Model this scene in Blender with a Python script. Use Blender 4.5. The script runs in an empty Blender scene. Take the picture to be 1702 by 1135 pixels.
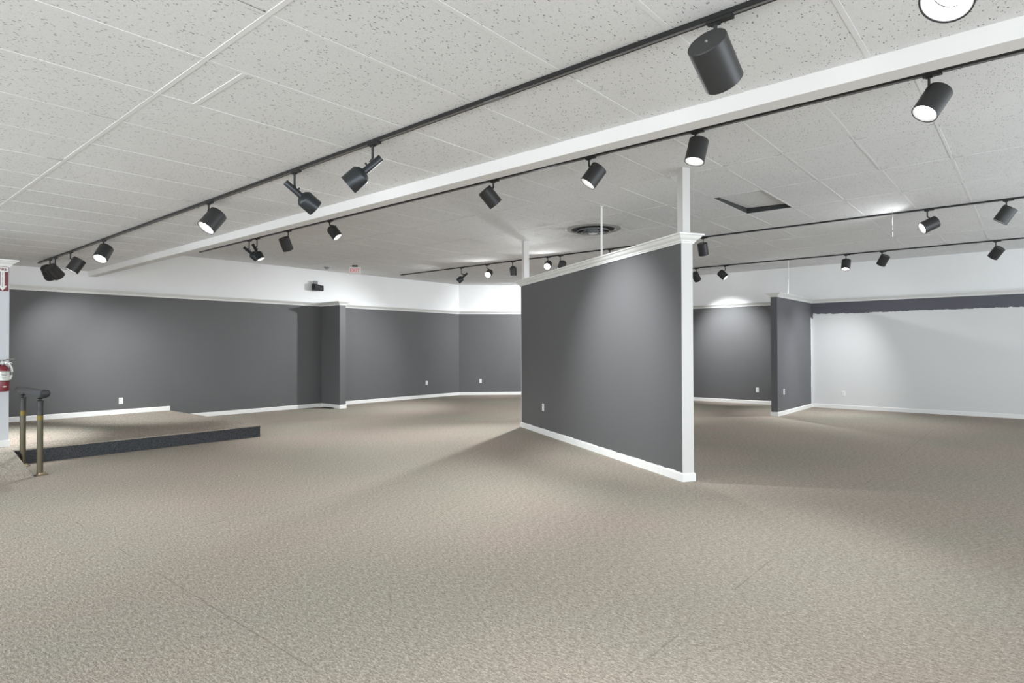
import bpy, bmesh, math, random
from mathutils import Vector, Matrix
random.seed(7)
C = bpy.context.scene.collection
sc = bpy.context.scene

# ------------------------------------------------------------------ camera
cam_d = bpy.data.cameras.new('camera')
cam_d.sensor_width = 36.0
cam_d.lens = 36.0 * 1016.67 / 1702.0
cam_d.clip_start = 0.05
cam = bpy.data.objects.new('camera', cam_d)
C.objects.link(cam)
yaw, pit, rol = math.radians(40.612), math.radians(0.604), math.radians(-0.193)
Fv = Vector((math.cos(yaw)*math.cos(pit), math.sin(yaw)*math.cos(pit), math.sin(pit)))
Rv = Vector((math.sin(yaw), -math.cos(yaw), 0.0))
Uv = Rv.cross(Fv)
R2 = Rv*math.cos(rol) + Uv*math.sin(rol)
U2 = -Rv*math.sin(rol) + Uv*math.cos(rol)
m = Matrix((R2, U2, -Fv)).transposed().to_4x4()
m.translation = Vector((0, 0, 1.38))
cam.matrix_world = m
sc.camera = cam

# ------------------------------------------------------------------ world, fill lights, exposure
SPOT = 1.0
SPILL = (0.06, 0.06, 0.33, 0.11)
A1 = 1.68
A2 = 2.24
WORLD = 0.05
sc.view_settings.view_transform = 'Standard'
sc.view_settings.look = 'None'
sc.view_settings.gamma = 1.0
sc.view_settings.use_curve_mapping = False
sc.view_settings.exposure = 0.07
w = bpy.data.worlds.new('daylight'); sc.world = w
w.use_nodes = True
w.node_tree.nodes['Background'].inputs[0].default_value = (0.97, 0.98, 1.0, 1)
w.node_tree.nodes['Background'].inputs[1].default_value = WORLD

def area_light(name, loc, target, sx, sy, power, col=(1, 1, 1)):
    l = bpy.data.lights.new(name, 'AREA')
    l.shape = 'RECTANGLE'; l.size = sx; l.size_y = sy; l.energy = power; l.color = col
    o = bpy.data.objects.new(name, l); C.objects.link(o)
    o.location = loc
    o.rotation_euler = (Vector(target)-Vector(loc)).to_track_quat('-Z', 'Y').to_euler()
    return o
# unseen fill lights added behind the camera, tilted up to lift the ceilings
area_light('rear_fill', (5.0, -4.3, 1.5), (5.0, 5.0, 3.2), 18.0, 2.6, 400*A1, (.88, .95, 1.0))
area_light('side_fill', (-4.3, 4.0, 1.5), (5.0, 4.0, 3.2), 14.0, 2.6, 270*A2, (.88, .95, 1.0))

# ------------------------------------------------------------------ material helpers
def mat(name, col, rough=0.6, metal=0.0, spec=0.5):
    m = bpy.data.materials.new(name); m.use_nodes = True
    b = m.node_tree.nodes['Principled BSDF']
    b.inputs['Base Color'].default_value = (*col, 1)
    b.inputs['Roughness'].default_value = rough
    b.inputs['Metallic'].default_value = metal
    b.inputs['Specular IOR Level'].default_value = spec
    return m
class NT:
    def __init__(s, m): s.t = m.node_tree; s.b = s.t.nodes['Principled BSDF']
    def n(s, typ, **kw):
        x = s.t.nodes.new(typ)
        for k, v in kw.items(): setattr(x, k, v)
        return x
    def l(s, a, b): s.t.links.new(a, b)
    def pos(s): return s.n('ShaderNodeNewGeometry').outputs['Position']
    def mapping(s, src, scale, rot=(0, 0, 0)):
        x = s.n('ShaderNodeMapping'); s.l(src, x.inputs[0])
        x.inputs['Scale'].default_value = scale; x.inputs['Rotation'].default_value = rot
        return x.outputs[0]
    def noise(s, src, scale, detail=2, rough=.5, out=0):
        x = s.n('ShaderNodeTexNoise'); x.inputs['Scale'].default_value = scale
        x.inputs['Detail'].default_value = detail; x.inputs['Roughness'].default_value = rough
        s.l(src, x.inputs['Vector']); return x.outputs[out]
    def ramp(s, src, p0, p1, c0=(0, 0, 0, 1), c1=(1, 1, 1, 1), interp='LINEAR'):
        x = s.n('ShaderNodeValToRGB'); e = x.color_ramp.elements
        x.color_ramp.interpolation = interp
        e[0].position = p0; e[1].position = p1; e[0].color = c0; e[1].color = c1
        s.l(src, x.inputs[0]); return x.outputs[0]
    def mix(s, fac, a, b, blend='MIX'):
        x = s.n('ShaderNodeMix', data_type='RGBA', blend_type=blend)
        for i, v in ((0, fac), (6, a), (7, b)):
            if hasattr(v, 'links'): s.l(v, x.inputs[i])
            elif i == 0: x.inputs[0].default_value = v
            else: x.inputs[i].default_value = (*v, 1)
        return x.outputs[2]
    def math(s, op, a, b=0.0, clamp=False):
        x = s.n('ShaderNodeMath', operation=op, use_clamp=clamp)
        for i, v in ((0, a), (1, b)):
            if hasattr(v, 'links'): s.l(v, x.inputs[i])
            else: x.inputs[i].default_value = v
        return x.outputs[0]
    def sep(s, v):
        x = s.n('ShaderNodeSeparateXYZ'); s.l(v, x.inputs[0]); return x.outputs
    def bump(s, h, strength, dist):
        x = s.n('ShaderNodeBump'); x.inputs['Strength'].default_value = strength
        x.inputs['Distance'].default_value = dist
        s.l(h, x.inputs['Height']); s.l(x.outputs[0], s.b.inputs['Normal'])

def carpet_mat(name, dark, mid, light, seams=False):
    m = mat(name, mid, 1.0, spec=0.05); t = NT(m); p = t.pos()
    a = t.noise(t.mapping(p, (1.0, 0.45, 1.0), (0, 0, .5)), 170, 3, .65)
    b = t.noise(t.mapping(p, (0.6, 1.0, 1.0), (0, 0, -.4)), 330, 2, .6)
    c_ = t.noise(t.mapping(p, (1.0, .3, 1.0), (0, 0, 1.1)), 85, 3, .6)
    s = t.math('ADD', t.math('ADD', t.math('MULTIPLY', a, .45), t.math('MULTIPLY', b, .25)), t.math('MULTIPLY', c_, .30))
    x = t.n('ShaderNodeValToRGB'); e = x.color_ramp.elements
    e[0].position = .355; e[0].color = (*dark, 1); e[1].position = .645; e[1].color = (*light, 1)
    k = e.new(.5); k.color = (*mid, 1); t.l(s, x.inputs[0])
    # broad faint pinkish and greenish tint put into the carpet colour
    big = t.ramp(t.noise(p, .55, 3, .5), .38, .62, (.94, .965, .94, 1), (1.04, .975, .975, 1))
    col = t.mix(1.0, x.outputs[0], big, 'MULTIPLY')
    if seams:
        sx, sy, sz = t.sep(p)
        wob = t.math('MULTIPLY', t.noise(p, 6, 1), .02)
        f = None
        for ax, c in ((sy, 8.63), (sy, 4.98), (sx, 1.45), (sy, 1.32)):
            d = t.math('ABSOLUTE', t.math('SUBTRACT', t.math('ADD', ax, wob), c+.01))
            g = t.math('LESS_THAN', d, .004)
            f = g if f is None else t.math('MAXIMUM', f, g)
        on = t.math('GREATER_THAN', t.noise(p, .9, 2), .52)
        col = t.mix(t.math('MULTIPLY', t.math('MULTIPLY', f, on), .35), col, (.12, .10, .085))
    t.l(col, t.b.inputs['Base Color'])
    t.bump(s, .2, .002)
    return m
M = {}
M['carpet'] = carpet_mat('beige_loop_carpet', (.125, .112, .092), (.325, .293, .248), (.62, .57, .50), True)
M['carpet_dark'] = carpet_mat('dark_riser_carpet', (.02, .022, .025), (.06, .065, .072), (.16, .165, .17))

def wall_paint(name, col, var=.03):
    m = mat(name, col, .55, spec=.35); t = NT(m); p = t.pos()
    n = t.noise(p, 1.3, 3, .55)
    c = t.mix(1.0, col, t.ramp(n, .3, .7, (1-var,)*3+(1,), (1+var,)*3+(1,)), 'MULTIPLY')
    t.l(c, t.b.inputs['Base Color'])
    t.bump(t.noise(p, 160, 2), .08, .002)
    return m
GREY = (.118, .118, .120); WHITE = (.88, .88, .88)
M['grey'] = wall_paint('grey_wall_paint', GREY)
M['white'] = wall_paint('white_wall_paint', WHITE, .015)
M['trim'] = mat('white_trim_paint', (.82, .82, .80), .4)
M['posts'] = mat('white_post_paint', (.64, .628, .615), .45)
M['beam'] = mat('white_beam_paint', (.76, .745, .73), .5)

def ragged_right():
    # half repainted wall: white over grey, with a ragged roller edge left below the crown
    m = wall_paint('half_repainted_wall', WHITE, .02); t = NT(m); p = t.pos()
    sx, sy, sz = t.sep(p)
    n1 = t.math('MULTIPLY', t.noise(t.mapping(p, (1, 1, .01)), 1.1, 2), .06)
    n2 = t.math('MULTIPLY', t.noise(t.mapping(p, (1, 1, .2)), 9, 5, .8), .085)
    edge = t.math('ADD', t.math('ADD', n1, n2), 2.055)
    up = t.math('GREATER_THAN', sz, edge)
    rag = t.math('ADD', t.math('MULTIPLY', t.noise(p, 14, 3), .03), 3.875)
    side = t.math('MULTIPLY', t.math('GREATER_THAN', sy, rag), t.math('GREATER_THAN', sz, 2.03))
    f = t.math('MAXIMUM', up, side)
    t.l(t.mix(f, (.70, .70, .70), (.105, .105, .125)), t.b.inputs['Base Color'])
    return m
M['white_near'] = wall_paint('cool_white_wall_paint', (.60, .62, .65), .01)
M['ragged'] = ragged_right()
def fin_grey():
    m = wall_paint('grey_wall_paint_with_white_overlap', GREY); t = NT(m); p = t.pos()
    sx, sy, sz = t.sep(p)
    rag = t.math('ADD', t.math('MULTIPLY', t.noise(p, 7, 3, .6), .05), 15.055)
    f = t.math('MULTIPLY', t.math('GREATER_THAN', sx, rag), t.math('LESS_THAN', sz, 2.05))
    t.l(t.mix(f, (.118, .118, .126), (.70, .70, .70)), t.b.inputs['Base Color'])
    return m
M['fin'] = fin_grey()
def partition_grey():
    m = wall_paint('grey_partition_paint', GREY); t = NT(m); p = t.pos()
    sx, sy, sz = t.sep(p)
    e = t.math('ADD', t.math('MULTIPLY', t.noise(t.mapping(p, (1, 1, .05)), 5, 4, .7), .045), .067)
    f = t.math('LESS_THAN', sz, e)
    t.l(t.mix(f, (.118, .118, .120), (.78, .78, .78)), t.b.inputs['Base Color'])
    return m
M['part'] = partition_grey()

def tile_mat(name, base, stain=False):
    m = mat(name, base, .95, spec=.1); t = NT(m); p = t.pos()
    # fissured mineral fibre tile: small elongated pits
    v = t.n('ShaderNodeTexVoronoi'); v.inputs['Scale'].default_value = 34
    v.inputs['Randomness'].default_value = 1
    warp = t.n('ShaderNodeVectorMath', operation='ADD')
    nz = t.n('ShaderNodeTexNoise'); nz.inputs['Scale'].default_value = 26; t.l(p, nz.inputs['Vector'])
    sc_ = t.n('ShaderNodeVectorMath', operation='SCALE'); sc_.inputs['Scale'].default_value = .035
    t.l(nz.outputs[1], sc_.inputs[0])
    t.l(t.mapping(p, (1.0, 2.0, .02)), warp.inputs[0]); t.l(sc_.outputs[0], warp.inputs[1])
    t.l(warp.outputs[0], v.inputs['Vector'])
    pit = t.ramp(v.outputs['Distance'], .15, .25, (1, 1, 1, 1), (0, 0, 0, 1))
    on = t.ramp(t.noise(p, 19, 2), .44, .50)
    f = t.math('MULTIPLY', pit, on)
    fine = t.ramp(t.noise(t.mapping(p, (1, 1.6, .02)), 120, 1), .62, .70)
    f2 = t.math('MAXIMUM', f, t.math('MULTIPLY', fine, .25))
    soft = t.ramp(t.noise(p, .8, 2), .3, .7, (.97, .97, .97, 1), (1.02, 1.02, 1.02, 1))
    col = t.mix(1.0, base, soft, 'MULTIPLY')
    if stain:
        # air diffuser soot: a soiling mark of its own around the round grille
        sx, sy, sz = t.sep(p)
        dx = t.math('SUBTRACT', sx, 8.05); dy = t.math('SUBTRACT', sy, 5.5)
        r = t.math('SQRT', t.math('ADD', t.math('MULTIPLY', dx, dx), t.math('MULTIPLY', dy, dy)))
        k = t.ramp(r, .35, .95, (1, 1, 1, 1), (0, 0, 0, 1))
        k = t.math('MULTIPLY', k, t.ramp(t.noise(p, 2.2, 4, .6), .42, .62))
        col = t.mix(t.math('MULTIPLY', k, .45), col, (.16, .16, .16))
    col = t.mix(t.math('MULTIPLY', f2, .85), col, (.17, .17, .17))
    t.l(col, t.b.inputs['Base Color'])
    t.bump(t.math('SUBTRACT', 1.0, f2), .5, .004)
    return m
M['tile'] = tile_mat('fissured_ceiling_tile', (.80, .80, .80))
M['tile_far'] = tile_mat('old_fissured_ceiling_tile', (.81, .81, .81), True)
M['grid'] = mat('white_ceiling_grid', (.80, .80, .80), .9, spec=.05)
M['grid_far'] = mat('painted_ceiling_grid', (.80, .80, .80), .9, spec=.1)
M['plenum'] = mat('dark_plenum', (.05, .05, .05), 1.0)
M['black'] = mat('black_lamp_metal', (.030, .030, .031), .42, 0.0, .5)
M['track'] = mat('black_track_metal', (.012, .012, .012), .35, 0, .5)
M['track_in'] = mat('grey_track_strip', (.20, .20, .20), .45)
M['brushed'] = mat('dark_satin_metal', (.05, .055, .06), .33, .6, .5)
M['baffle'] = mat('white_lamp_baffle', (.55, .55, .55), .5)
M['bulb_off'] = mat('frosted_bulb_glass', (.55, .55, .53), .25)
def emit(name, col, s):
    m = mat(name, (0, 0, 0)); b = m.node_tree.nodes['Principled BSDF']
    b.inputs['Emission Color'].default_value = (*col, 1); b.inputs['Emission Strength'].default_value = s
    return m
M['bulb_on'] = emit('lit_bulb', (1, .985, .95), 8)
M['plate'] = mat('white_outlet_plastic', (.85, .85, .83), .35)
M['slot'] = mat('dark_slot', (.02, .02, .02), .6)
M['diff'] = mat('grey_diffuser_metal', (.34, .34, .34), .5)
M['plastic_black'] = mat('matt_black_plastic', (.015, .015, .016), .6)
M['chrome'] = mat('worn_chrome', (.45, .45, .44), .25, .9)
M['red'] = mat('extinguisher_red', (.19, .022, .032), .3)
M['sign_red'] = mat('sign_dull_red', (.17, .035, .045), .5)
M['sign_white'] = mat('sign_white', (.82, .82, .80), .5)
M['label_white'] = mat('label_paper', (.72, .72, .68), .5)
M['exit_red'] = emit('exit_letter_red', (1.0, .30, .28), .55)
def post_mat():
    m = mat('banded_rail_post_metal', (.1, .1, .1), .35, .75); t = NT(m)
    z = t.sep(t.pos())[2]
    x = t.n('ShaderNodeValToRGB'); e = x.color_ramp.elements
    t.l(z, x.inputs[0])
    e[0].position = 0; e[0].color = (.14, .115, .075, 1)
    e[1].position = 1; e[1].color = (.05, .05, .05, 1)
    for p_, c_ in ((.60, (.12, .11, .08)), (.615, (.20, .145, .035)), (.65, (.20, .145, .035)), (.665, (.06, .06, .06))):  # colour set by height: brownish below, yellow band, dark grey above
        k = e.new(p_); k.color = (*c_, 1)
    t.l(x.outputs[0], t.b.inputs['Base Color'])
    t.l(t.ramp(t.noise(t.pos(), 30, 3), .3, .7, (.28,)*3+(1,), (.5,)*3+(1,)), t.b.inputs['Roughness'])
    return m
M['post'] = post_mat()
M['rail'] = mat('dark_grey_rail_metal', (.035, .035, .037), .38, .6)
M['brass'] = mat('dull_brass_flange', (.25, .19, .12), .4, .8)

# ------------------------------------------------------------------ mesh helpers
class MB:
    def __init__(s): s.v = []; s.f = []; s.mi = []
    def add(s, vs, fs, mi=0):
        o = len(s.v); s.v += [tuple(x) for x in vs]
        s.f += [tuple(i+o for i in f) for f in fs]; s.mi += [mi]*len(fs)
    def box(s, x0, y0, z0, x1, y1, z1, mi=0, M4=None):
        vs = [Vector(p) for p in ((x0,y0,z0),(x1,y0,z0),(x1,y1,z0),(x0,y1,z0),(x0,y0,z1),(x1,y0,z1),(x1,y1,z1),(x0,y1,z1))]
        if M4: vs = [M4 @ p for p in vs]
        s.add(vs, [(0,3,2,1),(4,5,6,7),(0,1,5,4),(1,2,6,5),(2,3,7,6),(3,0,4,7)], mi)
    def lathe(s, prof, n=32, M4=None, mi=0, close=False):
        # prof: (r, z) list, revolved about local Z
        vs = []; k = len(prof)
        for j in range(n):
            a = 2*math.pi*j/n
            for r, z in prof:
                p = Vector((r*math.cos(a), r*math.sin(a), z)); vs.append(M4 @ p if M4 else p)
        fs = []
        for j in range(n):
            q = (j+1) % n
            for i in range(k-1): fs.append((j*k+i, q*k+i, q*k+i+1, j*k+i+1))
            if close: fs.append((j*k+k-1, q*k+k-1, q*k, j*k))
        s.add(vs, fs, mi)
    def tube(s, pts, r, n=12, mi=0):
        pts = [Vector(p) for p in pts]; rings = []
        up = Vector((0, 0, 1))
        for i, p in enumerate(pts):
            d = (pts[min(i+1, len(pts)-1)]-pts[max(i-1, 0)]).normalized()
            a = d.cross(up)
            if a.length < .05: a = d.cross(Vector((1, 0, 0)))
            a.normalize(); b = d.cross(a)
            rr = r[i] if isinstance(r, (list, tuple)) else r
            rings.append([p + (a*math.cos(2*math.pi*j/n)+b*math.sin(2*math.pi*j/n))*rr for j in range(n)])
        vs = [q for g in rings for q in g]; fs = []
        for i in range(len(pts)-1):
            for j in range(n):
                k = (j+1) % n; fs.append((i*n+j, i*n+k, (i+1)*n+k, (i+1)*n+j))
        fs.append(tuple(range(n-1, -1, -1))); fs.append(tuple(range((len(pts)-1)*n, len(pts)*n)))
        s.add(vs, fs, mi)
    def sweep(s, path, prof, closed=False, mi=0):
        # path of (x, y); prof of (offset to the right of travel, z), closed loop profile
        P = [Vector((x, y)) for x, y in path]; n = len(P); vs = []
        for i in range(n):
            a = (P[i]-P[i-1]) if (i > 0 or closed) else None
            b = (P[(i+1) % n]-P[i]) if (i < n-1 or closed) else None
            na = Vector((a.y, -a.x)).normalized() if a else None
            nb = Vector((b.y, -b.x)).normalized() if b else None
            if na is None: mvec = nb
            elif nb is None: mvec = na
            else:
                mvec = na+nb; mvec = mvec/(mvec.dot(na)) if mvec.length > 1e-6 else na
            for o, z in prof: vs.append((P[i].x+mvec.x*o, P[i].y+mvec.y*o, z))
        k = len(prof); fs = []
        for i in range(n if closed else n-1):
            q = (i+1) % n
            for j in range(k):
                l = (j+1) % k; fs.append((i*k+j, q*k+j, q*k+l, i*k+l))
        if not closed:
            fs.append(tuple(range(k-1, -1, -1))); fs.append(tuple(range((n-1)*k, n*k)))
        s.add(vs, fs, mi)
    def build(s, name, mats, parent=None, smooth=False, bevel=0):
        me = bpy.data.meshes.new(name); me.from_pydata(s.v, [], s.f)
        for mm in (mats if isinstance(mats, (list, tuple)) else [mats]): me.materials.append(mm)
        me.polygons.foreach_set('material_index', s.mi)
        bm = bmesh.new(); bm.from_mesh(me); bmesh.ops.recalc_face_normals(bm, faces=bm.faces); bm.to_mesh(me); bm.free()
        if smooth:
            me.polygons.foreach_set('use_smooth', [True]*len(me.polygons))
            me.set_sharp_from_angle(angle=math.radians(38))
        o = bpy.data.objects.new(name, me); C.objects.link(o)
        if parent is not None: o.parent = parent
        if bevel:
            b = o.modifiers.new('bevel', 'BEVEL'); b.width = bevel; b.segments = 2; b.limit_method = 'ANGLE'
        return o
def empty(name, loc=(0, 0, 0), rz=0):
    o = bpy.data.objects.new(name, None); C.objects.link(o); o.location = loc
    o.rotation_euler = (0, 0, rz); o.empty_display_size = .1; return o
def tag(o, label=None, cat=None, group=None, kind=None):
    if label: o['label'] = label
    if cat: o['category'] = cat
    if group: o['group'] = group
    if kind: o['kind'] = kind
    return o
def struct(o, label=None, cat=None): return tag(o, label, cat, kind='structure')
def text_mesh(txt, size, mat_, name, parent, M4, depth=.001, bold=.0):
    cu = bpy.data.curves.new('txt', 'FONT'); cu.body = txt; cu.size = size
    cu.align_x = 'CENTER'; cu.align_y = 'CENTER'; cu.extrude = depth; cu.offset = bold
    to = bpy.data.objects.new('txt', cu); C.objects.link(to)
    dg = bpy.context.evaluated_depsgraph_get(); dg.update()
    me = bpy.data.meshes.new_from_object(to.evaluated_get(dg))
    bpy.data.objects.remove(to); bpy.data.curves.remove(cu)
    me.transform(M4); me.materials.clear(); me.materials.append(mat_)
    me.name = name
    o = bpy.data.objects.new(name, me); C.objects.link(o); o.parent = parent
    return o

ZN, ZF = 2.778, 3.239          # the low and the high ceiling
YL, XR = 12.90, 15.15          # left wall and right wall planes
ZG, ZC = 2.38, 2.465           # top of the grey paint, top of the crown moulding
CROWN = [(0, ZG), (.012, ZG), (.014, ZG+.012), (.022, ZG+.018), (.026, ZG+.030), (.050, ZG+.048), (.068, ZG+.066), (.082, ZG+.070), (.085, ZC), (0, ZC)]
def base_prof(z): return [(0, z), (.013, z), (.013, z+.075), (.006, z+.085), (0, z+.085)]

# ------------------------------------------------------------------ floor, ramp, platform
b = MB(); b.box(-4.5, -4.5, -.12, XR+.2, YL+.2, 0)
struct(b.build('floor', M['carpet']), 'flat beige loop carpet floor of the main room', 'floor')
b = MB()   # ramp and landing at platform height, left of the handrail
xs0, xs1 = -4.4, 1.66
b.add([(xs0,8.2,.001),(xs1,8.2,.001),(xs1,9.15,.18),(xs0,9.15,.18),(xs1,YL-.004,.18),(xs0,YL-.004,.18),
       (xs0,8.2,-.01),(xs1,8.2,-.01),(xs1,YL-.004,-.01),(xs0,YL-.004,-.01),(xs1,9.15,-.01),(xs0,9.15,-.01)],
      [(0,1,2,3),(3,2,4,5)], 0)
b.add([(xs1,8.2,.001),(xs1,9.15,.18),(xs1,YL-.004,.18),(xs1,YL-.004,-.01),(xs1,9.15,-.01),(xs1,8.2,-.01)], [(0,5,4,1),(1,4,3,2)], 1)
tag(b.build('ramp', [M['carpet'], M['carpet_dark']]), 'carpeted ramp and landing rising beside the metal handrail', 'ramp')
root = empty('platform', (3.18, 9.28, 0))
tag(root, 'low carpeted platform with a dark riser along the left grey wall', 'platform')
b = MB(); b.box(-1.52, 0, 0, 1.55, YL-9.28-.004, .165); b.build('riser', M['carpet_dark'], root)
b = MB(); b.box(-1.52, -.012, .165, 1.562, YL-9.28-.004, .18); b.build('platform_top', M['carpet'], root)
b = MB(); b.box(-1.45, .45, .18, 1.5, .456, .1815); b.build('carpet_seam', M['carpet'], root)

# ------------------------------------------------------------------ walls
def two_tone(name, x0, y0, x1, y1, thick, z0, ztop, lower, label, upper='white', zsplit=ZG+.04):
    # room is on the right-hand side when walking from 0 to 1
    d = Vector((x1-x0, y1-y0)).normalized(); n = Vector((-d.y, d.x))*thick
    b = MB()
    for za, zb, mi in ((z0, zsplit, 0), (zsplit, ztop, 1)):
        q = [(x0, y0), (x1, y1), (x1+n.x, y1+n.y), (x0+n.x, y0+n.y)]
        b.add([(*p, za) for p in q]+[(*p, zb) for p in q], [(0,3,2,1),(4,5,6,7),(0,1,5,4),(1,2,6,5),(2,3,7,6),(3,0,4,7)], mi)
    return struct(b.build(name, [M[lower], M[upper]]), label, 'wall')
XD = 12.65; YD = YL-(XR-XD)
two_tone('wall_left', -4.5, YL, XD+.04, YL, .15, -.1, ZF+.1, 'grey', 'long left wall, grey below the crown moulding and white above')
two_tone('wall_back', XD, YL, XR, YD, .15, -.1, ZF+.1, 'grey', 'diagonal corner wall, grey below and white above')
two_tone('wall_right', XR, YD+.04, XR, 4.0, .15, -.1, ZF+.1, 'grey', 'right wall beyond the stub wall, grey below and white above')
two_tone('wall_right', XR, 4.0, XR, -4.5, .15, -.1, ZF+.1, 'ragged', 'right wall in front of the stub wall, half repainted white with a ragged dark band')

def fin(name, x0, y0, x1, y1, mt, label, open_side):
    # stub wall: open_side 'S' sticks out toward -Y from the left wall, 'W' toward -X from the right wall
    r = empty(name, ((x0+x1)/2, (y0+y1)/2, 0)); cx, cy = r.location.x, r.location.y
    tag(r, label, 'stub wall')
    b = MB(); b.box(x0-cx, y0-cy, 0, x1-cx, y1-cy, ZC-.004); b.build('wall_panel', mt, r)
    if open_side == 'S': path = [(x0-cx, y1-cy), (x0-cx, y0-cy), (x1-cx, y0-cy), (x1-cx, y1-cy)]
    else: path = [(x1-cx, y1-cy), (x0-cx, y1-cy), (x0-cx, y0-cy), (x1-cx, y0-cy)]
    b = MB(); b.sweep(path, CROWN); b.build('crown_moulding', M['trim'], r)
    b = MB(); b.sweep(path, base_prof(0)); b.build('baseboard', M['trim'], r)
    return r
fin('stub_wall', 8.09, 12.15, 8.25, YL, M['grey'], 'short grey stub wall sticking out of the long left wall', 'S')
fin2 = fin('stub_wall', 12.69, 3.92, XR, 4.045, M['fin'], 'grey stub wall sticking out of the right wall, outlet on its face', 'W')

b = MB(); b.sweep([(-4.4, YL), (8.09, YL)], CROWN)
struct(b.build('trim_1', M['trim']), 'crown moulding on the left wall up to its stub wall', 'crown moulding')
b = MB(); b.sweep([(8.25, YL), (XD, YL), (XR, YD), (XR, 4.045)], CROWN)
struct(b.build('trim_2', M['trim']), 'crown moulding around the far corner behind the free-standing partition', 'crown moulding')
b = MB(); b.sweep([(XR, 3.92), (XR, -4.4)], CROWN)
struct(b.build('trim_3', M['trim']), 'crown moulding on the half repainted right wall', 'crown moulding')
b = MB(); b.sweep([(1.0, YL), (4.74, YL)], base_prof(.18))
struct(b.build('baseboard_platform', M['trim']), 'cream baseboard along the back of the platform', 'baseboard')
b = MB(); b.sweep([(4.742, YL), (8.09, YL)], base_prof(0))
struct(b.build('baseboard_left', M['trim']), 'white baseboard between platform and left stub wall', 'baseboard')
b = MB(); b.sweep([(8.25, YL), (XD, YL), (XR, YD), (XR, 4.045)], base_prof(0))
struct(b.build('baseboard_back', M['trim']), 'white baseboard around the far corner', 'baseboard')
b = MB(); b.sweep([(XR, 3.92), (XR, -4.4)], base_prof(0))
struct(b.build('baseboard_right', M['trim']), 'white baseboard under the half repainted right wall', 'baseboard')
# joint batten in the white band above the left wall
b = MB(); b.box(3.60, YL-.004, ZC, 3.625, YL, ZN+.3)
struct(b.build('trim_4', M['white']), 'thin joint strip in the white band below the beam end', 'trim')

# white wall end at the left edge of the frame
b = MB(); b.box(-4.4, 9.68, .18, 1.70, 9.82, 2.50)
struct(b.build('wall_near', M['white_near']), 'white wall end carrying the fire extinguisher', 'wall')
CR2 = [(o, z+.025) for o, z in CROWN]
b = MB(); b.sweep([(1.70, 9.82), (1.70, 9.68), (-4.4, 9.68)], CR2)
b = MB(); b.sweep([(-4.4, 9.68), (1.70, 9.68), (1.70, 9.82)], CR2)
struct(b.build('trim_5', M['trim']), 'crown moulding capping the white wall end at left', 'crown moulding')
b = MB(); b.sweep([(-4.4, 9.68), (1.70, 9.68), (1.70, 9.82)], base_prof(.18))
struct(b.build('baseboard_near', M['trim']), 'white baseboard of the wall end at left', 'baseboard')

# ------------------------------------------------------------------ ceilings
def ceiling(name, label, z, xe, ye, tile_m, grid_m, skip=(), gaps=.35):
    b = MB(); b.box(xe[0], ye[0], z+.12, xe[-1], ye[-1], z+.16)
    r = struct(b.build(name, M['plenum']), label, 'ceiling')
    cache = {}
    for i in range(len(xe)-1):
        for j in range(len(ye)-1):
            if (i, j) in skip: continue
            w_, h_ = xe[i+1]-xe[i], ye[j+1]-ye[j]
            key = (round(w_, 3), round(h_, 3))
            if key not in cache:
                q = MB(); q.box(-w_/2+.002, -h_/2+.002, 0, w_/2-.002, h_/2-.002, .016)
                o = q.build('ceiling_tile', tile_m, r); cache[key] = o.data
            else:
                o = bpy.data.objects.new('ceiling_tile', cache[key]); C.objects.link(o); o.parent = r
            o.location = ((xe[i]+xe[i+1])/2, (ye[j]+ye[j+1])/2, z+.0018+random.uniform(0, .0012))
            o.rotation_euler = (random.gauss(0, .0012), random.gauss(0, .0007), 0)
    # short dark strips laid in for shade along tile edges near the crossings
    q = MB()
    for x in xe[1:-1]:
        for y in ye[1:-1]:
            for sx_ in (-1, 1):
                for sy_ in (-1, 1):
                    if random.random() < gaps:
                        l_ = random.uniform(.03, .16); q.box(x+sx_*.0125, y+sy_*.0135, z+.0012, x+sx_*(.0125+l_), y+sy_*.0120, z+.0021)
                    if random.random() < gaps*.5:
                        l_ = random.uniform(.02, .09); q.box(x+sx_*.0145, y+sy_*.0125, z+.0012, x+sx_*.0128, y+sy_*(.0125+l_), z+.0021)
    g_ = q.build('shadow_strip', M['plenum'], r); g_['kind'] = 'stuff'
    for x in xe[1:-1]:
        q = MB(); q.box(x-.012, ye[0], z, x+.012, ye[-1], z+.003); q.box(x-.002, ye[0], z+.005, x+.002, ye[-1], z+.04)
        q.build('grid_main_bar', grid_m, r)
    for y in ye[1:-1]:
        q = MB(); q.box(xe[0], y-.0115, z+.0008, xe[-1], y+.0115, z+.003); q.box(xe[0], y-.002, z+.005, xe[-1], y+.002, z+.03)
        q.build('grid_cross_bar', grid_m, r)
    return r
gx = [-3.607, -2.387, -1.167, .053, 1.273, 2.505, 3.372]
gy = [-4.276+.61*k for k in range(0, 29)]; gy = [y for y in gy if y < YL-.1]+[YL]
cn = ceiling('ceiling', 'lower white tile ceiling on the near side of the beam', ZN, gx, gy, M['tile'], M['grid'])
q = MB(); q.box(1.457, 3.044, ZN-.0005, 1.483, 3.654, ZN+.006); q.build('grid_filler_bar', M['grid'], cn)
fx = [3.45]+[3.749+1.22*k for k in range(0, 10)]; fx = [x for x in fx if x < XR-.1]+[XR]
fy = [2.447-.61*k for k in range(8, 0, -1)]+[2.447+.61*k for k in range(0, 18)]; fy = [y for y in fy if y < YL-.1]+[YL]
ih = min(range(len(fx)), key=lambda i: abs(fx[i]-7.409)); jh = min(range(len(fy)), key=lambda j: abs(fy[j]-2.447))
cf = ceiling('ceiling', 'higher grey-white tile ceiling beyond the beam', ZF, fx, fy, M['tile_far'], M['grid_far'], skip={(ih, jh)}, gaps=.6)
q = MB(); q.box(-.585, -.285, 0, .585, .285, .016)
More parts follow.
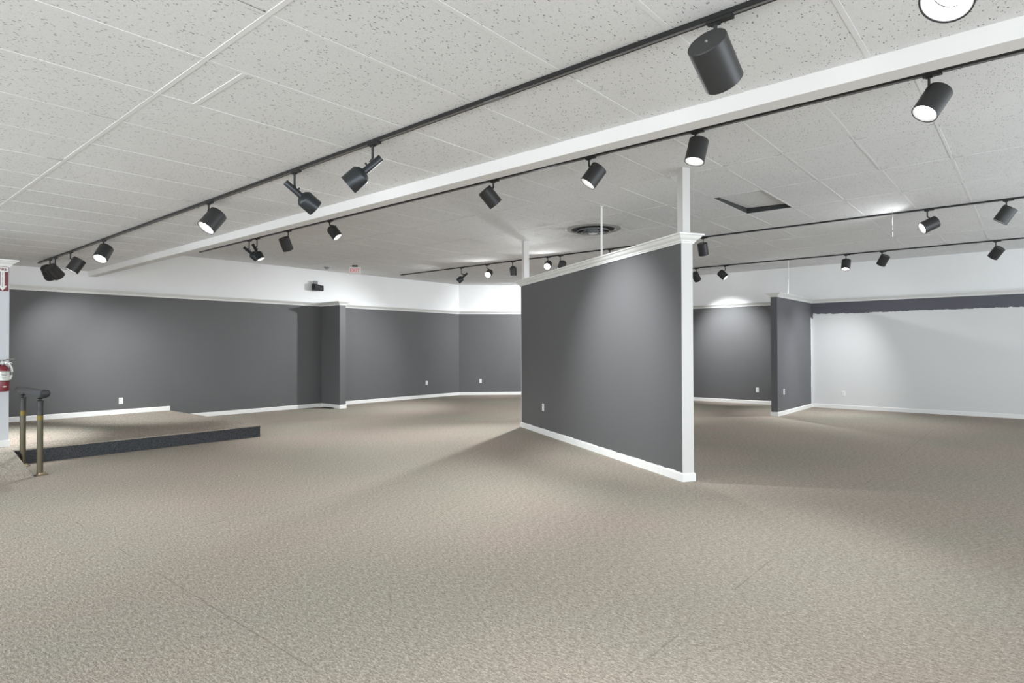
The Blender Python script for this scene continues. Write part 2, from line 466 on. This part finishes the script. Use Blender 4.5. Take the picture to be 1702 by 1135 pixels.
o = q.build('ceiling_tile', M['tile_far'], cf); o.location = (7.995, 2.752, ZF+.045); o.rotation_euler = (.03, -.035, 0)
tag(o, 'lifted tile sitting askew in its opening')
q = MB()
q.box(8.60, 2.46, ZF+.006, 8.615, 3.05, ZF+.11); q.box(7.42, 3.045, ZF+.006, 8.6, 3.055, ZF+.11); q.box(7.405, 2.46, ZF+.006, 7.415, 3.05, ZF+.11)
q.build('opening_edge', M['plenum'], cf)

# beam
b = MB(); b.box(3.37, -4.5, 2.688, 3.498, YL, 3.36)
tag(b.build('ceiling_beam', M['beam'], bevel=.003), 'long white boxed beam between the lower and the higher ceiling', 'beam')
# wall closing above near ceiling is hidden behind the beam

# ------------------------------------------------------------------ free-standing partition
P0 = Vector((5.925, 2.768)); P1 = Vector((8.228, 6.84)); L = (P1-P0).length
ang = math.atan2(P1.y-P0.y, P1.x-P0.x)
T = .125
pr = empty('partition_wall', (P0.x, P0.y, 0), ang)
tag(pr, 'tall free-standing grey partition with white end post and crown', 'partition')
ZPG, ZPC = 2.455, 2.548
PC = [(o*1.05, z-ZG+ZPG+(0.008 if z > ZG+.05 else 0)) for o, z in CROWN]
# local: x along the wall away from the camera, y to the left (visible face at y=0), thickness toward -y
b = MB(); b.box(.004, -T, 0, L, 0, ZPG+.08); b.build('grey_panel', M['part'], pr)
b = MB(); b.box(-.004, -T-.004, 0, .012, .003, ZPG+.01); b.build('end_trim_board', M['posts'], pr, bevel=.002)
b = MB(); b.box(L, -T-.003, 0, L+.012, .003, ZPG+.01); b.build('end_trim_board', M['posts'], pr, bevel=.002)
path = [(L+.012, 0.003), (-.004, 0.003), (-.004, -T-.003), (L+.012, -T-.003)]
path = path[::-1]
b = MB(); b.sweep(path[::-1] if False else [(-.004, .003), (L+.012, .003), (L+.012, -T-.003), (-.004, -T-.003)][::-1], PC, closed=True)
b.build('crown_moulding', M['trim'], pr)
b = MB(); b.sweep([(-.004, .003), (L+.012, .003), (L+.012, -T-.003), (-.004, -T-.003)][::-1], base_prof(0), closed=True)
b.build('baseboard', M['trim'], pr)
b = MB(); b.box(-.05, -T-.05, ZPG+.088, L+.06, .05, ZPG+.092); b.build('top_board', M['trim'], pr)
b = MB(); b.box(-.002, -.102, ZPG+.09, .095, -.012, ZF+.006); b.build('ceiling_post', M['posts'], pr)
b = MB(); b.box(L-.12, -.105, ZPG+.09, L-.02, -.012, ZF+.006); b.build('ceiling_post', M['posts'], pr)
b = MB(); b.tube([(1.83, -.055, ZPG+.09), (1.83, -.055, ZF+.01)], .014); b.build('hanger_rod', M['trim'], pr, True)
b = MB(); b.lathe([(0, -.012), (.03, -.012), (.03, 0), (0, 0)], 20, Matrix.Translation((1.83, -.055, ZF+.006)))
b.build('rod_flange', M['trim'], pr, True)

# hanger rods elsewhere
b = MB(); b.tube([(13.67, 3.985, ZC-.01), (13.672, 3.985, ZF+.008)], .011)
tag(b.build('hanger_rod', M['trim'], None, True), 'thin white rod rising from the right stub wall to the ceiling', 'rod')
b = MB(); b.tube([(9.635, 1.467, ZF+.006), (9.63, 1.465, 3.05), (9.62, 1.462, 2.93), (9.645, 1.467, 2.87)], .0032, 8)
tag(b.build('hanging_wire', M['trim'], None, True), 'short white wire dangling from the ceiling near the black track', 'wire')

# ------------------------------------------------------------------ outlets
def outlet(loc, rz, label, w_=.07, h_=.115):
    r = empty('wall_outlet', loc, rz); tag(r, label, 'outlet', 'duplex outlets on the walls')
    b = MB(); b.box(-w_/2, -.006, -h_/2, w_/2, .002, h_/2); b.build('cover_plate', M['plate'], r, bevel=.002)
    for s in (-1, 1):
        b = MB(); b.box(-.017, -.009, s*.026-.014, .017, -.005, s*.026+.014)
        o = b.build('socket', M['plate'], r, bevel=.002)
        b = MB()
        for k in (-1, 1): b.box(k*.007-.0016, -.0095, s*.026-.004, k*.007+.0016, -.0088, s*.026+.007)
        b.box(-.0025, -.0095, s*.026-.011, .0025, -.0088, s*.026-.007)
        b.build('slots', M['slot'], o)
    return r
# local -Y is the room side
outlet((3.896, YL-.001, .425), 0, 'white outlet on the left wall above the platform')
outlet((11.385, YL-.001, .42), 0, 'white outlet on the left wall beyond its stub wall')
outlet((13.094, YL-.445, .411), -math.pi/4, 'white outlet on the diagonal corner wall')
outlet((XR-.001, 5.15, .341), -math.pi/2, 'white outlet on the grey right wall')
outlet((13.082, 3.919, .468), 0, 'white outlet on the face of the right stub wall')
outlet((XR-.001, 3.273, .34), -math.pi/2, 'white outlet on the repainted white part of the right wall')
d = Vector((math.cos(ang), math.sin(ang)))
tt = (Vector((7.749, 5.991))-P0).dot(d)
pp = P0+d*tt
outlet((pp.x-.001*math.sin(ang), pp.y+.001*math.cos(ang), .43), ang+math.pi, 'white outlet on the free-standing partition')

# floor register at the left stub wall
r = empty('floor_register', (8.02, 12.55, 0)); tag(r, 'black floor register at the foot of the left stub wall', 'vent')
b = MB(); b.box(-.055, -.2, 0, .055, .2, .008); b.build('frame', M['plastic_black'], r)
for k in range(9):
    b = MB(); b.box(-.042, -.18+k*.04, .008, .042, -.168+k*.04, .013); b.build('slat', M['plastic_black'], r)

# ------------------------------------------------------------------ handrail
r = empty('handrail', (1.73, 8.72, 0))
tag(r, 'short metal handrail with two posts beside the ramp', 'handrail')
for k, y in enumerate((8.31, 9.10)):
    yy = y-8.72
    b = MB(); b.lathe([(0, 0), (.029, 0), (.029, .795), (.033, .797), (.033, .815), (.026, .822), (0, .824)], 28, Matrix.Translation((0, yy, 0)))
    b.build('post', M['post'], r, True)
    b = MB(); b.lathe([(0, 0), (.062, 0), (.062, .008), (.04, .014), (.036, .03), (.03, .032), (0, .032)], 28, Matrix.Translation((.012, yy, 0)))
    fl = b.build('flange', M['brass'], r, True)
    for a in range(4):
        b = MB(); b.lathe([(0, .008), (.007, .008), (.007, .016), (0, .018)], 8, Matrix.Translation((.012+.05*math.cos(a*1.57+.7), yy+.05*math.sin(a*1.57+.7), 0)))
        b.build('screw', M['chrome'], fl, True)
    b = MB(); b.lathe([(0, .82), (.010, .82), (.010, .835), (.028, .842), (.030, .848), (.012, .853), (.012, .87), (0, .87)], 20, Matrix.Translation((0, yy, 0)))
    b.build('bracket', M['rail'], r, True)
b = MB(); b.tube([(0, .58, .905), (0, .0, .905), (0, -.60, .905)], .037, 24); b.build('top_rail', M['rail'], r, True)
Mx = Matrix.Translation((0, -.60, .905)) @ Matrix.Rotation(math.pi/2, 4, 'X')
b = MB(); b.lathe([(0, -.012), (.042, -.012), (.047, 0), (.047, .02), (.042, .034), (.02, .04), (0, .041)], 28, Mx); b.build('end_cap', M['rail'], r, True)
b = MB(); b.tube([(0, .56, .905), (0, .60, .900), (0, .625, .885), (0, .625, .865)], [.037, .037, .036, .034], 20); b.build('end_return', M['rail'], r, True)

# ------------------------------------------------------------------ fire sign and extinguisher
r = empty('fire_sign', (1.632, 9.677, 2.258)); tag(r, 'red and white fire extinguisher arrow sign on the white wall end', 'sign')
b = MB(); b.box(-.058, -.002, -.155, .058, .001, .155); b.build('sign_panel', M['sign_red'], r)
b = MB(); b.box(-.052, -.0035, .085, .052, -.002, .142)
b.box(-.020, -.0035, -.09, .020, -.002, .086)
b.add([(-.045, -.0035, -.088), (.045, -.0035, -.088), (0, -.0035, -.15), (-.045, -.002, -.088), (.045, -.002, -.088), (0, -.002, -.15)],
      [(0, 2, 1), (3, 4, 5), (0, 1, 4, 3), (1, 2, 5, 4), (2, 0, 3, 5)])
b.build('arrow', M['sign_white'], r)
RX = Matrix.Rotation(math.pi/2, 4, 'X')
text_mesh('FIRE', .047, M['sign_red'], 'lettering', r, Matrix.Translation((0, -.0042, .113)) @ RX, .0004, .0012)
for k, ch in enumerate('EXTINGUISHER'):
    text_mesh(ch, .0165, M['slot'], 'lettering', r, Matrix.Translation((0, -.0042, .072-k*.0158)) @ RX, .0003, .0003)

r = empty('fire_extinguisher', (1.63, 9.600, .87)); tag(r, 'red fire extinguisher hanging on the white wall end', 'fire extinguisher')
b = MB(); b.lathe([(0, 0), (.050, 0), (.060, .008), (.062, .018), (.062, .255), (.056, .285), (.040, .305), (.022, .315), (.018, .325), (0, .325)], 36)
b.build('cylinder', M['red'], r, True)
b = MB(); b.lathe([(.0622, .135), (.0632, .135), (.0632, .245), (.0622, .245)], 36, close=True); o = b.build('paper_label', M['label_white'], r, True)
b = MB()
for k in range(5): b.box(-.030+.003*k, -.0645, .225-.018*k, .030-.004*k, -.0600, .229-.018*k)
b.build('printed_lines', M['slot'], o)
b = MB(); b.lathe([(.0622, .122), (.0650, .122), (.0650, .133), (.0622, .133)], 36, close=True); b.build('strap', M['slot'], r, True)
b = MB(); b.add([(-.022, -.0632, .060), (.004, -.0648, .070), (.030, -.0615, .060), (.004, -.0648, .050), (-.022, -.060, .060), (.004, -.060, .070), (.030, -.058, .060), (.004, -.060, .050)],
                [(0, 3, 2, 1), (4, 5, 6, 7), (0, 1, 5, 4), (1, 2, 6, 5), (2, 3, 7, 6), (3, 0, 4, 7)])
b.build('diamond_mark', M['label_white'], r)
b = MB(); b.lathe([(0, .325), (.016, .325), (.018, .335), (.018, .355), (.012, .365), (0, .367)], 20); b.box(-.018, -.013, .340, .045, .013, .362)
b.build('valve', M['chrome'], r, True)
b = MB(); b.tube([(-.005, 0, .372), (.03, 0, .385), (.108, 0, .392)], [.006, .008, .006], 8); b.tube([(.0, 0, .355), (.05, 0, .352), (.085, 0, .340)], [.007, .008, .006], 8)
b.build('handle', M['chrome'], r, True)
b = MB(); b.lathe([(0, 0), (.016, 0), (.016, .012), (0, .012)], 20, Matrix.Translation((-.012, -.012, .352)) @ Matrix.Rotation(math.pi/2, 4, 'X')); b.build('gauge', M['label_white'], r, True)
b = MB(); b.tube([(.03, -.01, .352), (.055, -.012, .335), (.078, -.012, .29), (.085, -.010, .24), (.080, -.008, .19), (.066, -.006, .145)], [.009, .010, .011, .011, .010, .012], 14)
b.build('hose', M['label_white'], r, True)
b = MB(); b.box(-.03, .055, .19, .03, .078, .33); b.box(-.045, .0, .355, -.028, .078, .385); b.build('wall_bracket', M['plastic_black'], r)

# ------------------------------------------------------------------ exit sign, emergency unit, detectors
r = empty('exit_sign', (8.087, 11.552, 3.13), math.radians(-42)); tag(r, 'small exit sign with red letters under the far ceiling', 'exit sign')
b = MB(); b.box(-.125, -.02, -.09, .125, .02, .07); b.build('housing', M['grid_far'], r, bevel=.004)
b = MB(); b.box(-.06, -.015, .07, .06, .015, ZF-3.13+.003); b.build('canopy', M['plastic_black'], r)
text_mesh('EXIT', .105, M['exit_red'], 'letters', r, Matrix.Translation((0, -.022, -.01)) @ RX, .002, .002)
r = empty('speaker', (7.91, YL-.12, 2.82), math.radians(-20)); tag(r, 'small black box speaker high on the left wall', 'speaker')
b = MB(); b.add([(-.12, -.09, -.075), (.13, -.05, -.085), (.13, .07, -.085), (-.12, .07, -.075), (-.12, -.09, .075), (.13, -.05, .035), (.13, .07, .035), (-.12, .07, .075)],
                [(0,3,2,1),(4,5,6,7),(0,1,5,4),(1,2,6,5),(2,3,7,6),(3,0,4,7)])
b.build('cabinet', M['plastic_black'], r, bevel=.006)
b = MB(); b.box(-.10, -.095, -.06, .0, -.085, .055, M4=Matrix.Rotation(math.radians(9), 4, 'Z')); b.build('grille', M['slot'], r)
b = MB(); b.box(-.09, -.03, .07, .0, .05, .14); b.tube([(-.04, .03, .1), (-.0, .12, .12)], .02, 10); b.build('wall_mount', M['diff'], r)
def detector(x, y, label, rr=.07):
    r = empty('smoke_detector', (x, y, ZF+.0065)); tag(r, label, 'smoke detector')
    b = MB(); b.lathe([(0, 0), (rr, 0), (rr, -.015), (rr*.8, -.022), (0, -.022)], 24); b.build('base', M['diff'], r, True)
    b = MB(); b.lathe([(0, -.02), (rr*.6, -.02), (rr*.62, -.04), (rr*.4, -.052), (0, -.054)], 24); b.build('sensor_dome', M['diff'], r, True)
detector(7.85, 12.3, 'small round grey smoke detector near the left wall')
detector(10.9, 7.25, 'small round smoke detector seen just over the partition crown')

# round ceiling diffuser
r = empty('ceiling_diffuser', (8.11, 5.27, ZF+.004)); tag(r, 'round sooty air diffuser in the higher ceiling', 'diffuser')
b = MB(); b.lathe([(.335, .0), (.345, -.016), (.41, -.012), (.435, -.003), (.43, .0)], 48, close=True); b.build('outer_ring', M['diff'], r, True)
b = MB(); b.lathe([(0, -.004), (.335, -.004), (.335, -.002), (0, -.002)], 48); b.build('dark_throat', M['slot'], r)
for r0, z0 in ((.265, -.052), (.185, -.064), (.115, -.072)):
    b = MB(); b.lathe([(r0-.035, z0+.030), (r0, z0), (r0+.004, z0+.002), (r0-.029, z0+.034)], 48, close=True); b.build('cone_ring', M['diff'], r, True)
b = MB(); b.lathe([(0, -.078), (.065, -.078), (.07, -.073), (0, -.06)], 32); b.build('centre_plate', M['grid_far'], r, True)
b = MB()
for k in range(3):
    b.box(-.25, -.004, -.05, .25, .004, -.003, M4=Matrix.Rotation(k*math.pi/3, 4, 'Z'))
b.build('spokes', M['slot'], r)

# ------------------------------------------------------------------ tracks
def track(x, z, y0, y1, label, joints=()):
    r = empty('lighting_track', (x, (y0+y1)/2, z)); h = (y1-y0)/2
    tag(r, label, 'lighting track', 'black ceiling lighting tracks')
    b = MB()
    b.box(-.018, -h, -.006, .018, h, 0)
    b.box(-.018, -h, -.018, -.013, h, -.006); b.box(.013, -h, -.018, .018, h, -.006)
    b.box(-.018, -h, -.020, -.0095, h, -.0178); b.box(.0095, -h, -.020, .018, h, -.0178)
    b.build('rail', M['track'], r)
    b = MB(); b.box(-.0093, -h, -.0192, .0093, h, -.012); b.build('inner_strip', M['track_in'], r)
    for s in (-1, 1):
        b = MB(); b.box(-.019, s*h-.006, -.021, .019, s*h+.006, 0); b.build('end_cap', M['track'], r)
    for y in joints:
        b = MB(); b.box(-.014, -.06, -.024, .014, .06, -.0195); o = b.build('joint_plate', M['track_in'], r); o.location = (0, y-(y0+y1)/2, 0)
track(2.505, ZN, -2.5, 12.14, 'black lighting track nearest the camera, under the lower ceiling', (2.28, 7.1, 9.45, -.2))
track(4.975, ZF, -2.5, 12.10, 'black lighting track just beyond the white beam', (2.75, 4.75, 11.2, .1))
track(9.89, ZF, -2.5, 12.15, 'black lighting track crossing above the partition', (2.6, 5.5))
track(13.63, ZF, -2.5, 9.2, 'farthest black lighting track near the right wall', (3.9, 1.5))

# ------------------------------------------------------------------ track lamps
def prof_A():   # flat-backed can, local +Z is the way it points, origin at its centre
    L_, r_ = .10, .0825
    return [(0, -L_), (r_-.004, -L_), (r_, -L_+.004), (r_, L_), (r_-.003, L_), (r_-.004, -L_+.01), (0, -L_+.01)]
def prof_C():
    L_, r_ = .10, .075
    p = [(r_*math.sin(a), -L_+.062*(1-math.cos(a))) for a in [k*math.pi/16 for k in range(0, 9)]]
    return p+[(r_, L_), (r_-.003, L_), (r_-.004, -L_+.07), (.03, -L_+.02), (0, -L_+.02)]
GRP = {'A': 'flat-backed cylinder track lamps', 'B': 'stepped track lamps with a narrow neck', 'C': 'round-backed track lamps'}
protos = {}
def can(kind):
    if kind in protos: return protos[kind]
    b = MB()
    if kind == 'A': b.lathe(prof_A(), 40); lens_z, lens_r = .062, .052
    elif kind == 'C': b.lathe(prof_C(), 40); lens_z, lens_r = .062, .048
    else:
        r_ = .068
        b.lathe([(0, -.145), (.022, -.145), (.0235, -.143), (.0235, -.005), (.026, .0), (.045, .008), (.064, .028), (r_, .034), (r_, .145), (r_-.003, .145), (r_-.004, .04), (.03, .02), (0, .02)], 40)
        lens_z, lens_r = .105, .048
    body = b
    protos[kind] = (body, lens_z, lens_r)
    return protos[kind]
mesh_cache = {}
def part_obj(key, maker, name, parent, rot=None, loc=None):
    if key not in mesh_cache:
        o = maker(); mesh_cache[key] = o.data
    else:
        o = bpy.data.objects.new(name, mesh_cache[key]); C.objects.link(o)
    o.parent = parent
    if rot is not None: o.rotation_mode = 'QUATERNION'; o.rotation_quaternion = rot
    if loc is not None: o.location = loc
    return o
TRK = {1: (2.505, ZN-.020), 2: (4.975, ZF-.020), 3: (9.89, ZF-.020), 4: (13.63, ZF-.020)}
def lamp(trk, Y, kind, P, dr, lit, label, power=60, angle=75):
    X, Z = TRK[trk]
    root = empty('track_light', (X, Y, Z)); tag(root, label, 'track light', GRP[kind])
    # adapter clipped into the track
    def mk():
        b = MB(); b.box(-.016, -.075, -.014, .016, .035, .001); b.box(-.011, -.02, -.022, .011, .02, -.013); return b.build('track_adapter', M['track'], root)
    part_obj('adapter', mk, 'track_adapter', root)
    c = Vector(P)-Vector((X, Y, Z)); d = Vector(dr).normalized()
    back = {'A': -.045, 'B': -.07, 'C': -.045}[kind]
    rad = {'A': .0825, 'B': .068, 'C': .075}[kind]
    piv = c + d*back
    # side of the body that faces the stem
    s = Vector((0, 0, 1)); s = (s - d*s.dot(d)); s.normalize()
    foot = piv + s*(rad if kind != 'B' else .0235)*.98
    b = MB(); zf = foot.z
    b.tube([(0, 0, -.015), (0, 0, min(zf+.025, -.03))], .0085, 12)
    b.tube([(0, 0, min(zf+.032, -.028)), (0, 0, min(zf+.02, -.034)), (foot.x, foot.y, foot.z), tuple(foot-s*.006)], .0095, 12)
    b.build('stem', M['black'], root, True)
    rot = d.to_track_quat('Z', 'Y')
    body, lz, lr = can(kind)
    bmat = M['brushed'] if kind == 'B' else M['black']
    part_obj('can'+kind, lambda: body.build('lamp_housing', bmat, root, True), 'lamp_housing', root, rot, c)
    def mk2():
        b = MB(); b.lathe([(lr+.001, lz+.001), (rad-.0065, .097 if kind != 'B' else .142), (rad-.0045, .097 if kind != 'B' else .142), (rad-.0055, lz-.002), (lr+.001, lz-.002)], 32, close=True)
        return b.build('baffle_ring', M['baffle'], root, True)
    part_obj('baf'+kind, mk2, 'baffle_ring', root, rot, c)
    def mk3():
        b = MB(); b.lathe([(0, lz+.010), (lr*.5, lz+.007), (lr*.9, lz+.0), (lr, lz-.006), (lr*.8, lz-.03), (0, lz-.04)], 32)
        return b.build('bulb', M['bulb_on'] if lit else M['bulb_off'], root, True)
    part_obj('bulb'+kind+str(bool(lit)), mk3, 'bulb', root, rot, c)
    if kind == 'A':
        def mk4():
            b = MB(); b.lathe([(0, -.104), (.006, -.104), (.007, -.0995), (0, -.0995)], 12); return b.build('cap_screw', M['chrome'], root, True)
        part_obj('scr', mk4, 'cap_screw', root, rot, c)
    elif kind == 'B':
        def mk5():
            b = MB(); b.tube([(0, .022, -.04), (0, .040, -.04)], [.006, .008], 10); return b.build('thumb_screw', M['track'], root, True)
        part_obj('thm', mk5, 'thumb_screw', root, rot, c)
    if lit:
        l = bpy.data.lights.new('lamp_beam', 'SPOT'); l.energy = power*SPOT; l.spot_size = math.radians(angle); l.spot_blend = 1.0
        l.shadow_soft_size = .05; l.color = (.945, .975, 1.0)
        o = bpy.data.objects.new('lamp_beam', l); C.objects.link(o); o.parent = root
        o.location = c + d*(lz+.060); o.rotation_mode = 'QUATERNION'; o.rotation_quaternion = d.to_track_quat('-Z', 'Y')
        l2 = bpy.data.lights.new('lamp_spill', 'SPOT'); l2.energy = 60*SPILL[trk-1]; l2.spot_size = math.radians(172); l2.spot_blend = .6
        l2.shadow_soft_size = .06; l2.color = (.945, .975, 1.0)
        o = bpy.data.objects.new('lamp_spill', l2); C.objects.link(o); o.parent = root
        o.location = c + d*(lz+.060); o.rotation_mode = 'QUATERNION'; o.rotation_quaternion = d.to_track_quat('-Z', 'Y')
    return root
LAMPS = [
    (1, 11.491, 'A', (2.494, 11.506, 2.560), (0.400, 0.660, -0.640), 1, 'hindmost black cylinder lamp at the left end of the nearest track', 165, 80),
    (1, 11.186, 'A', (2.500, 11.194, 2.549), (0.688, 0.326, -0.648), 1, 'black cylinder lamp overlapping the hindmost one on the nearest track', 330, 90),
    (1, 10.405, 'A', (2.556, 10.348, 2.574), (-0.491, 0.097, -0.866), 1, 'black cylinder lamp with a thin lit rim, third from the left end', 560, 90),
    (1, 8.955, 'A', (2.503, 8.958, 2.595), (-0.476, -0.332, -0.814), 2, 'lit cylinder lamp with a warm glow near the left end of the nearest track', 65, 90),
    (1, 5.902, 'A', (2.527, 5.877, 2.586), (-0.611, -0.018, -0.791), 2, 'lit cylinder lamp left of the two stepped lamps on the nearest track', 86, 90),
    (1, 4.371, 'B', (2.536, 4.335, 2.571), (0.806, -0.134, -0.577), 1, 'stepped black lamp pointing down to the right on the nearest track', 56, 60),
    (1, 3.377, 'B', (2.471, 3.419, 2.570), (-0.507, 0.567, -0.650), 0, 'stepped black lamp pointing down to the left on the nearest track', 182, 90),
    (1, 1.014, 'A', (2.505, 1.015, 2.581), (0.821, -0.041, -0.570), 0, 'largest black cylinder lamp, seen from behind near the top right', 0, 90),
    (1, 0.213, 'A', (2.526, 0.189, 2.607), (-0.520, 0.280, -0.807), 2, 'large bright lamp cut off by the top edge of the picture', 149, 90),
    (2, 10.142, 'B', (4.994, 10.122, 3.008), (0.737, -0.264, -0.622), 0, 'stepped dark lamp, left one of the crossed pair beyond the beam', 182, 90),
    (2, 9.869, 'B', (4.974, 9.872, 3.000), (0.313, -0.353, -0.882), 2, 'stepped lamp with lit mouth, right one of the crossed pair beyond the beam', 247, 90),
    (2, 8.868, 'A', (4.952, 8.896, 3.017), (0.486, 0.177, -0.856), 0, 'dark cylinder lamp between the crossed pair and the round-backed lamp', 182, 90),
    (2, 7.725, 'C', (5.016, 7.678, 3.061), (0.361, -0.486, -0.796), 2, 'round-backed lamp with lit mouth on the track beyond the beam', 67, 90),
    (2, 4.530, 'A', (4.952, 4.558, 3.043), (0.636, -0.276, -0.720), 1, 'dark cylinder lamp pointing down right in the middle of the second track', 405, 75),
    (2, 3.276, 'A', (5.004, 3.243, 3.045), (-0.390, 0.443, -0.807), 2, 'half lit cylinder lamp pointing down left above the air diffuser', 292, 90),
    (2, 2.194, 'A', (4.982, 2.187, 3.056), (-0.242, 0.119, -0.963), 2, 'lit lamp straight above the near post of the partition', 54, 110),
    (2, 0.536, 'A', (4.989, 0.521, 3.034), (-0.407, 0.410, -0.816), 2, 'big dazzling lamp under the beam at upper right', 214, 90),
    (3, 10.001, 'B', (9.908, 9.981, 3.002), (-0.476, 0.580, -0.661), 1, 'stepped dark lamp at the left end of the track above the partition', 417, 110),
    (3, 9.204, 'C', (9.922, 9.167, 3.033), (-0.819, -0.285, -0.497), 2, 'dazzling lamp left of the far partition post', 126, 90),
    (3, 8.457, 'C', (9.898, 8.449, 3.023), (0.074, 0.029, -0.997), 0, 'dark round-backed lamp hanging straight down beside the far partition post', 182, 90),
    (3, 7.518, 'C', (9.895, 7.512, 3.066), (-0.803, -0.333, -0.494), 2, 'dazzling lamp just above the partition crown', 950, 84),
    (3, 7.206, 'C', (9.913, 7.179, 3.031), (-0.366, 0.199, -0.909), 1, 'grey round-backed lamp right of the dazzling one above the partition crown', 40, 90),
    (3, 4.239, 'A', (9.888, 4.243, 3.030), (0.413, 0.034, -0.910), 0, 'black cylinder lamp just right of the near partition post', 182, 90),
    (3, 1.100, 'A', (9.906, 1.082, 3.017), (-0.422, 0.793, -0.440), 2, 'lit cylinder lamp pointing left on the track at far right', 27, 90),
    (3, 0.272, 'A', (9.882, 0.283, 3.035), (0.003, 0.546, -0.838), 0, 'jet black cylinder lamp nearest the right edge of the picture', 182, 90),
    (4, 6.017, 'A', (13.630, 6.018, 3.026), (0.690, -0.110, -0.715), 1, 'dark cylinder lamp on the farthest track, beside the partition edge', 440, 72),
    (4, 5.331, 'A', (13.598, 5.370, 3.014), (0.038, -0.701, -0.712), 2, 'lit cylinder lamp pointing right, second on the farthest track', 422, 90),
    (4, 2.877, 'A', (13.629, 2.879, 3.021), (-0.303, 0.030, -0.952), 2, 'lit lamp in the middle of the farthest track', 230, 100),
    (4, 2.251, 'A', (13.644, 2.235, 3.051), (0.304, 0.496, -0.813), 1, 'dark tilted cylinder lamp right of the lit one on the farthest track', 215, 80),
    (4, 0.525, 'A', (13.636, 0.519, 3.018), (0.370, 0.563, -0.739), 0, 'dark cylinder lamp farthest right on the farthest track', 0, 100),
    # lamps of the same tracks outside the picture or hidden behind the partition
    (3, 6.055, 'A', (9.890, 6.055, 3.035), (0.35, 0.35, -0.87), 1, 'cylinder lamp on the third track hidden behind the partition', 382, 110),
    (4, 8.885, 'A', (13.650, 8.915, 3.016), (0.08, 0.91, -0.40), 1, 'cylinder lamp at the end of the farthest track hidden behind the partition', 520, 80),
    (4, 7.572, 'A', (13.650, 7.603, 3.016), (-0.20, 0.80, -0.57), 1, 'cylinder lamp on the farthest track hidden behind the partition', 300, 120),
]
for i_, a in enumerate(LAMPS): lamp(*a)
